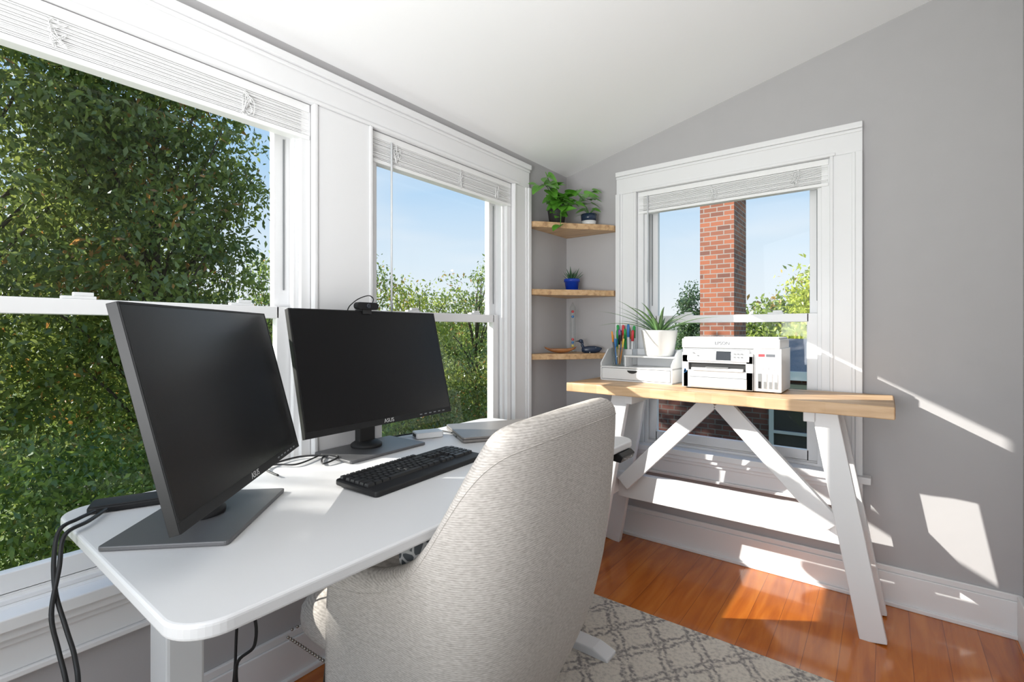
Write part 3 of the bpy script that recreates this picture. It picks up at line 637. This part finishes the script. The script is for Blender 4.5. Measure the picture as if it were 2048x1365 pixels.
def vine(P,n,lmin,lmax):
    Q=smooth_path(P,8); m.tube(Q,.0022,M['pothos'],5)
    for k in range(n):
        q=Q[int((k+.6)/n*(len(Q)-1))]; az=random.uniform(-2.4,.9)
        d=Vector((math.cos(az),math.sin(az),random.uniform(-.8,.3)))
        if q.x+d.x*.1+.085<.03: d.x=abs(d.x)
        if q.y+d.y*.1-.25>-.03: d.y=-abs(d.y)
        heart(lv,q+d*.012,d,(random.uniform(-.1,.9),random.uniform(-.9,.1),1),random.uniform(lmin,lmax),M['pothos'])
vine([(0,0,.08),(-.0,-.07,.17),(.01,-.14,.20),(.02,-.22,.17)],10,.06,.095)
vine([(0,0,.08),(-.0,-.06,.20),(.0,-.12,.28)],9,.06,.09)
vine([(0,0,.08),(.0,-.02,.17),(.0,-.05,.24)],8,.06,.09)
vine([(0,0,.08),(.03,-.03,.14),(.07,-.07,.08),(.08,-.09,-.03)],10,.06,.09)
vine([(0,0,.08),(.06,.03,.16),(.11,.05,.20)],7,.06,.09)
vine([(0,0,.08),(.04,-.04,.14),(.08,-.02,.13),(.14,.02,.10)],9,.06,.09)
vine([(0,0,.08),(.0,-.06,.13),(.03,-.10,.12)],8,.07,.10)
vine([(0,0,.08),(.06,.0,.15),(.11,.03,.17),(.16,.05,.16)],9,.06,.09)
m.obj('stem',parent=pt); lv.obj('foliage',parent=pt)
sp=thing('potted_succulent','small trailing plant in a white and navy pot','plant',(.215,-.105,1.79))
m=MB(); m.lathe([(.036,0),(.044,.03)],M['potw']); m.lathe([(.044,.03),(.047,.07),(.042,.07),(.04,.06),(.0005,.06)],M['potn']); m.obj('pot',parent=sp)
m=MB()
for k in range(14): arch_leaf(m,(0,0,.062),k*2.4,random.uniform(.06,.10),.006,random.uniform(.4,1.2),1.2,M['aloe'],6)
for k in range(12):
    az=-2.4+k*.3; heart(m,(.02*math.cos(az),.02*math.sin(az),.085+random.uniform(0,.13)),(math.cos(az),math.sin(az),-.3),(.3,-.4,1),.065,M['pothos'])
m.obj('foliage',parent=sp)
hp=thing('potted_haworthia','spiky dark succulent in a cobalt blue pot on the middle shelf','plant',(.115,-.13,1.41))
m=MB(); m.lathe([(.05,0),(.052,.010),(.04,.012)],M['potb']); m.lathe([(.036,.008),(.043,.055),(.048,.056),(.048,.074),(.043,.074),(.041,.062),(.0005,.062)],M['potb']); m.obj('pot',parent=hp,label='cobalt glazed pot with saucer')
m=MB()
for k in range(26): arch_leaf(m,(0,0,.062),k*2.399,random.uniform(.06,.095),.008,.35+.035*k,-.2,M['haw'],6,thick=.8)
m.obj('foliage',parent=hp)
gt=thing('galileo_thermometer','slim glass thermometer tube with coloured floats','thermometer',(.115,-.12,1.045))
m=MB(); m.lathe([(.022,0),(.024,.012),(.018,.02),(.018,.27),(.010,.285),(.003,.30),(.0005,.302)],M['clear'],n=20); m.obj('tube',parent=gt)
for z,c in ((.04,'yellow'),(.060,'blue'),(.079,'red'),(.215,'blue'),(.245,'red')):
    m=MB(); m.sphere((0,0,z),.0085,M[c],10); m.obj('float',parent=gt)
bw=MB(); V=[];F=[]
nn=28
prof=[(.02,0),(.6,.004),(.9,.014),(1.0,.026),(.94,.026),(.82,.015),(.5,.009),(.01,.008)]
for r_,z_ in prof:
    for k in range(nn):
        a=2*math.pi*k/nn; c=math.cos(a); V.append((r_*.095*math.copysign(abs(c)**.9,c),r_*.036*math.sin(a),z_+.012*abs(c)**3*r_))
for j in range(len(prof)-1):
    for k in range(nn): F.append((j*nn+k,j*nn+(k+1)%nn,(j+1)*nn+(k+1)%nn,(j+1)*nn+k))
F.append(tuple(range(nn)));F.append(tuple(range((len(prof)-1)*nn,len(prof)*nn)))
bw.add(V,F,M['woodb'],True); bw.obj('wooden_dish',loc=(.105,-.245,1.0455),rot=(0,0,38*D2R),label='shallow boat-shaped brown wooden dish on the lowest shelf',category='dish')
ln=thing('loon_figurine','small black and white loon figurine on the lowest shelf','figurine',(.225,-.115,1.045),(0,0,35*D2R))
m=MB(); m.tube([(-.045,0,.016),(-.03,0,.018),(0,0,.02),(.03,0,.021),(.055,0,.022),(.072,0,.028)],lambda t:.004+.019*math.sin(math.pi*min(1,t*.92+.08))**.7,M['potn'],14); m.obj('body',parent=ln)
m=MB(); m.tube([(-.042,0,.011),(0,0,.0125),(.05,0,.014)],lambda t:.004+.0165*math.sin(math.pi*t),M['loonw'],12,flat=.75)
for k in range(22): m.sphere((random.uniform(-.02,.045),random.choice((-1,1))*random.uniform(.012,.017),random.uniform(.026,.033)),.0022,M['loonw'],5)
m.obj('breast',parent=ln,label='white breast and speckles')
m=MB(); m.tube(smooth_path([(-.032,0,.025),(-.042,0,.045),(-.043,0,.062),(-.05,0,.069)],4),.0085,M['potn'],10,r2=.009); m.sphere((-.05,0,.07),.0115,M['potn'],10,sx=1.2); m.tube([(-.058,0,.07),(-.084,0,.068)],.004,M['black'],8,r2=.0008); m.obj('head',parent=ln)
# ------------------------------------------------------------ outdoors
GZ=-2.3
m=MB(); m.box(-70,60,-60,90,GZ-.1,GZ,M['grass']); m.obj('ground',kind='structure')
def foliage(name,P,size,cols,parent,droop=.9):
    n=len(P); d=rng.normal(size=(n,3)); d[:,2]-=droop; d/=np.linalg.norm(d,axis=1)[:,None]
    q=rng.normal(size=(n,3)); b=np.cross(d,q); b/=np.linalg.norm(b,axis=1)[:,None]; c=np.cross(b,d)
    s=(size*rng.uniform(.6,1.35,n))[:,None]
    V=np.empty((n,4,3)); V[:,0]=P; V[:,1]=P+d*s*.42+b*s*.21+c*s*.08; V[:,2]=P+d*s; V[:,3]=P+d*s*.42-b*s*.21+c*s*.08
    me=bpy.data.meshes.new(name); me.vertices.add(4*n); me.vertices.foreach_set('co',V.reshape(-1))
    me.loops.add(4*n); me.loops.foreach_set('vertex_index',np.arange(4*n,dtype=np.int32))
    me.polygons.add(n); me.polygons.foreach_set('loop_start',np.arange(0,4*n,4,dtype=np.int32)); me.polygons.foreach_set('loop_total',np.full(n,4,dtype=np.int32))
    me.update(calc_edges=True)
    at=me.color_attributes.new('leafcol','FLOAT_COLOR','POINT')
    C=np.ones((n,4,4)); C[:,:,:3]=cols[:,None,:]; at.data.foreach_set('color',C.reshape(-1).astype(np.float32))
    me.materials.append(M['leaf']); o=bpy.data.objects.new(name,me); COL.objects.link(o); return tag(o,parent,kind='stuff')
PAL={'dark':((.11,.16,.04),(.37,.43,.10),(.65,.32,.09),.025),
     'bush':((.09,.16,.03),(.36,.46,.09),(.6,.5,.15),.03),
     'mid':((.16,.24,.05),(.42,.50,.12),(.6,.35,.1),.08),
     'yel':((.34,.42,.06),(.68,.72,.13),(.75,.5,.1),.1),
     'con':((.06,.12,.05),(.14,.22,.08),(.15,.2,.07),.05)}
def tree(name,x,y,cz_,rx,ry,rz,nclump,perc,cr,leaf,pal,label,cat='tree',trunk=True):
    r=thing(name,label,cat,(x,y,GZ))
    u=rng.normal(size=(nclump,3)); u/=np.linalg.norm(u,axis=1)[:,None]; rad=rng.uniform(.15,1,nclump)**.45
    C=u*rad[:,None]*np.array([rx,ry,rz]); C[:,2]+=cz_-GZ; C[:,2]=np.maximum(C[:,2],.3)
    P=np.repeat(C,perc,axis=0); g=rng.normal(size=P.shape)*cr*.5; g[:,2]*=.7; P=P+g; P[:,2]=np.maximum(P[:,2],.02)
    a,b,c,pc_=PAL[pal]; n=len(P); k=np.clip(rng.normal(.45,.2,n)+np.repeat(rng.normal(0,.25,nclump),perc),0,1)[:,None]
    cols=np.array(a)*(1-k)+np.array(b)*k
    hot=np.repeat(rng.random(nclump)<.08,perc); mk_=rng.random(n)<np.where(hot,.3,pc_*.3); cols[mk_]=np.array(c)*rng.uniform(.6,1.1,(mk_.sum(),1))
    foliage('foliage',P,leaf,cols,r)
    if trunk:
        m=MB(); top=(cz_-GZ)+rz*.5
        m.tube([(0,0,0),(.05*rx,.03,top*.4),(-.03*rx,.05,top*.75),(0,0,top)],max(.05,rx*.07),M['bark'],8,r2=.02)
        for i in rng.choice(nclump,min(nclump,26),replace=False):
            c_=C[i]; h=max(.3,min(top*.8,c_[2]*.6)); m.tube([(0,0,h),(c_[0]*.5,c_[1]*.5,h+(c_[2]-h)*.6),tuple(c_)],.03,M['bark'],5,r2=.008)
        m.obj('trunk',parent=r)
    return r
tree('tree',-7.4,-2.2,3.0,1.7,2.6,4.6,520,72,.46,.118,'dark','large dense green tree outside the wide window')
tree('tree',-6.8,-.22,3.0,1.3,1.42,3.9,430,66,.40,.11,'dark','leafy green tree with a few rusty leaves beside the house')
tree('tree',-10.6,-.2,1.4,1.6,2.0,3.4,190,60,.6,.15,'dark','green tree standing farther back in the yard')
tree('tree',-5.6,-8.15,4.2,1.5,1.6,2.2,420,80,.5,.16,'dark','added unseen tree blocking sun from the wide window')  # off-view tree, put in to keep sun off the near desk
for (x,y,h) in ((-4.9,-2.0,.1),(-5.0,-1.0,0),(-5.2,0,0),(-5.6,1.2,0),(-6.0,2.6,-.1)):
    tree('bush',x,y,h-1.0,.7,.75,1.3,120,62,.36,.078,'bush','dense green shrub along the garden edge','bush',trunk=False)
for (x,y,h) in ((-7.4,4.3,.4),(-6.8,5.6,.35),(-6.0,6.8,.4),(-5.2,7.8,.3)):
    tree('bush',x,y,h-1.1,.7,.75,1.45,120,55,.4,.095,'dark','tall dark green hedge shrub beside the lawn','bush',trunk=False)
for (x,y,zc,r_,h,p) in ((-10.2,5.6,1.2,1.2,2.2,'mid'),(-9.3,7.1,1.0,1.1,2.3,'yel'),(-8.3,8.5,1.1,1.2,2.4,'mid'),(-7.1,9.9,.8,1.2,2.0,'mid'),(-12.0,4.0,.8,1.5,2.4,'mid')):
    tree('tree',x,y,zc,r_,r_,h,85,60,.42,.12,p,'airy tree with yellow-green autumn leaves against the sky')
for (x,y) in ((-17,6.5),(-16,10.5),(-14.5,14),(-11.5,17),(-19,2.5),(-19,-2.5)):
    tree('tree',x,y,-.3,2.2,2.2,2.3,120,45,.9,.26,'mid','distant broad green tree beyond the yard')
tree('tree',.8,16.5,1.5,1.8,1.7,2.4,230,65,.6,.17,'yel','bright yellow-green tree beyond the neighbouring roof')
tree('tree',-1.8,20,.6,2.0,2,2.0,140,50,.8,.24,'mid','green tree beyond the chimney')
tree('tree',-5.6,20.5,.8,.5,.5,2.5,90,60,.4,.15,'con','narrow dark evergreen in the distance')
for (x,y) in ((-7.5,26),(-3.0,27),(2.5,25),(7,22),(-12,24)):
    tree('tree',x,y,-1.2,2.2,2.0,1.9,110,45,.9,.28,'con','distant dark green tree line tree')
fn=thing('chain_link_fence','grey chain-link fence at the garden edge','fence',(-8.2,-1,GZ))
m=MB()
for k in range(6): m.cyl((0,-4+k*2,0),.03,1.2,M['mgrey'],8)
m.tube([(0,-4,1.18),(0,6,1.18)],.02,M['mgrey'],6); m.obj('posts',parent=fn)
m=MB()
for k in range(110):
    y=-4+k*.09
    m.beam((0,y,0),(0,min(6,y+1.15),1.15),.004,.004,M['lgrey'],(1,0,0)); m.beam((0,y+0,1.15),(0,min(6,y+1.15),0),.004,.004,M['lgrey'],(1,0,0))
m.obj('mesh',parent=fn,kind='stuff')
m=MB(); m.box(-.855,-.323,5.73,6.58,GZ,4.6,M['brick']); m.box(-.90,-.28,5.69,6.62,4.6,4.75,M['brick']); m.obj('brick_chimney',label='tall red brick chimney rising beside the neighbouring house',category='chimney')
nh=thing('neighbour_house','neighbouring brick house with grey roof and white window','house',(0,0,GZ))
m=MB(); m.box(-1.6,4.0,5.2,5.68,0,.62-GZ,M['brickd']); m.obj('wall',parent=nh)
m=MB(); m.prism([(4.9,.55-GZ),(5.7,.98-GZ),(5.7,1.05-GZ),(4.9,.62-GZ)],.15,4.3,M['roof'],'x'); m.obj('roof',parent=nh)
m=MB(); m.box(.15,4.3,4.86,4.92,.50-GZ,.62-GZ,M['trim']); m.obj('gutter',parent=nh)
m=MB()
for q in ((.28,.34,-.95,.42),(1.1,1.16,-.95,.42),(.34,1.1,.36,.42),(.34,1.1,-.95,-.89),(.34,1.1,-.29,-.25)): m.box(q[0],q[1],5.13,5.2,q[2]-GZ,q[3]-GZ,M['lgrey'])
m.box(.34,1.1,5.17,5.2,-.89-GZ,.36-GZ,M['blackm']); m.obj('window',parent=nh)
dk=thing('deck_railing','reddish wooden deck railing beside the brick house','railing',(-.95,3.9,GZ))
for z in (1.78,.9):
    m=MB(); m.box(-1.1,.35,-.04,.04,z,z+.05,M['deckw']); m.obj('rail',parent=dk)
m=MB()
for k in range(13): m.box(-1.08+k*.115,-1.04+k*.115,-.02,.02,.9,1.8,M['deckw'])
m.obj('balusters',parent=dk)
m=MB(); m.box(-1.1,.35,-.1,.9,.75,.9,M['deckw']); m.box(-1.1,-1.0,-.05,.05,0,.9,M['deckw']); m.box(.25,.35,-.05,.05,0,.9,M['deckw']); m.obj('deck',parent=dk)
# ------------------------------------------------------------ lights / world / camera
wd=bpy.data.worlds.new('sky'); S.world=wd; wd.use_nodes=True; nt=wd.node_tree; N=nt.nodes; L=nt.links
bg=N['Background']; tc=N.new('ShaderNodeTexCoord'); sx=N.new('ShaderNodeSeparateXYZ'); L.new(tc.outputs['Generated'],sx.inputs[0])
r=ramp(N,[(0,(.30,.36,.30)),(.02,(.90,.95,.98)),(.14,(.74,.87,.98)),(.32,(.42,.67,.95)),(1,(.15,.38,.85))]); L.new(sx.outputs['Z'],r.inputs[0])
no=N.new('ShaderNodeTexNoise'); no.inputs['Scale'].default_value=3; mp=N.new('ShaderNodeMapping'); mp.inputs['Scale'].default_value=(1,1,5); L.new(tc.outputs['Generated'],mp.inputs[0]); L.new(mp.outputs[0],no.inputs['Vector'])
mx=N.new('ShaderNodeMix'); mx.data_type='RGBA'; mx.inputs[7].default_value=(.9,.94,.98,1)
L.new(math_n(N,L,'MULTIPLY',math_n(N,L,'MAXIMUM',math_n(N,L,'SUBTRACT',no.outputs['Fac'],.5),0),1.6),mx.inputs[0]); L.new(r.outputs[0],mx.inputs[6]); L.new(mx.outputs[2],bg.inputs['Color'])
bg.inputs['Strength'].default_value=1.0
sl=bpy.data.lights.new('sun','SUN'); sl.energy=9.5; sl.angle=.5*D2R; sl.color=(1,.96,.88)
so=bpy.data.objects.new('sun',sl); COL.objects.link(so); so.rotation_euler=Vector((1,.67,-.54)).to_track_quat('-Z','Y').to_euler()
def area(name,loc,tgt,sx_,sy_,e,col=(1,1,1),spread=180):
    l=bpy.data.lights.new(name,'AREA'); l.shape='RECTANGLE'; l.size=sx_; l.size_y=sy_; l.energy=e; l.color=col; l.spread=spread*D2R
    o=bpy.data.objects.new(name,l); COL.objects.link(o); o.location=loc; o.rotation_euler=(Vector(tgt)-Vector(loc)).to_track_quat('-Z','Y').to_euler(); return o
area('room_fill',(1.2,-3.9,1.6),(1.0,-.5,1.3),1.6,1.6,17,(1,.99,.985))  # unseen fill behind the camera, added to brighten the room
area('ceiling_fill',(1.15,-3.4,1.05),(1.0,-1.5,2.5),1.0,.6,27,(.985,.99,1),spread=120)  # added upward fill that brightens the ceiling, stands for no real fixture
cam=bpy.data.cameras.new('camera'); co=bpy.data.objects.new('camera',cam); COL.objects.link(co); S.camera=co
cam.sensor_width=36; cam.lens=975/2048*36; cam.shift_y=-22/2048; cam.clip_start=.02; cam.clip_end=300
co.location=(1.601,-2.663,1.18)
co.rotation_euler=(90*D2R,0,37.4*D2R)
S.view_settings.view_transform='Standard'
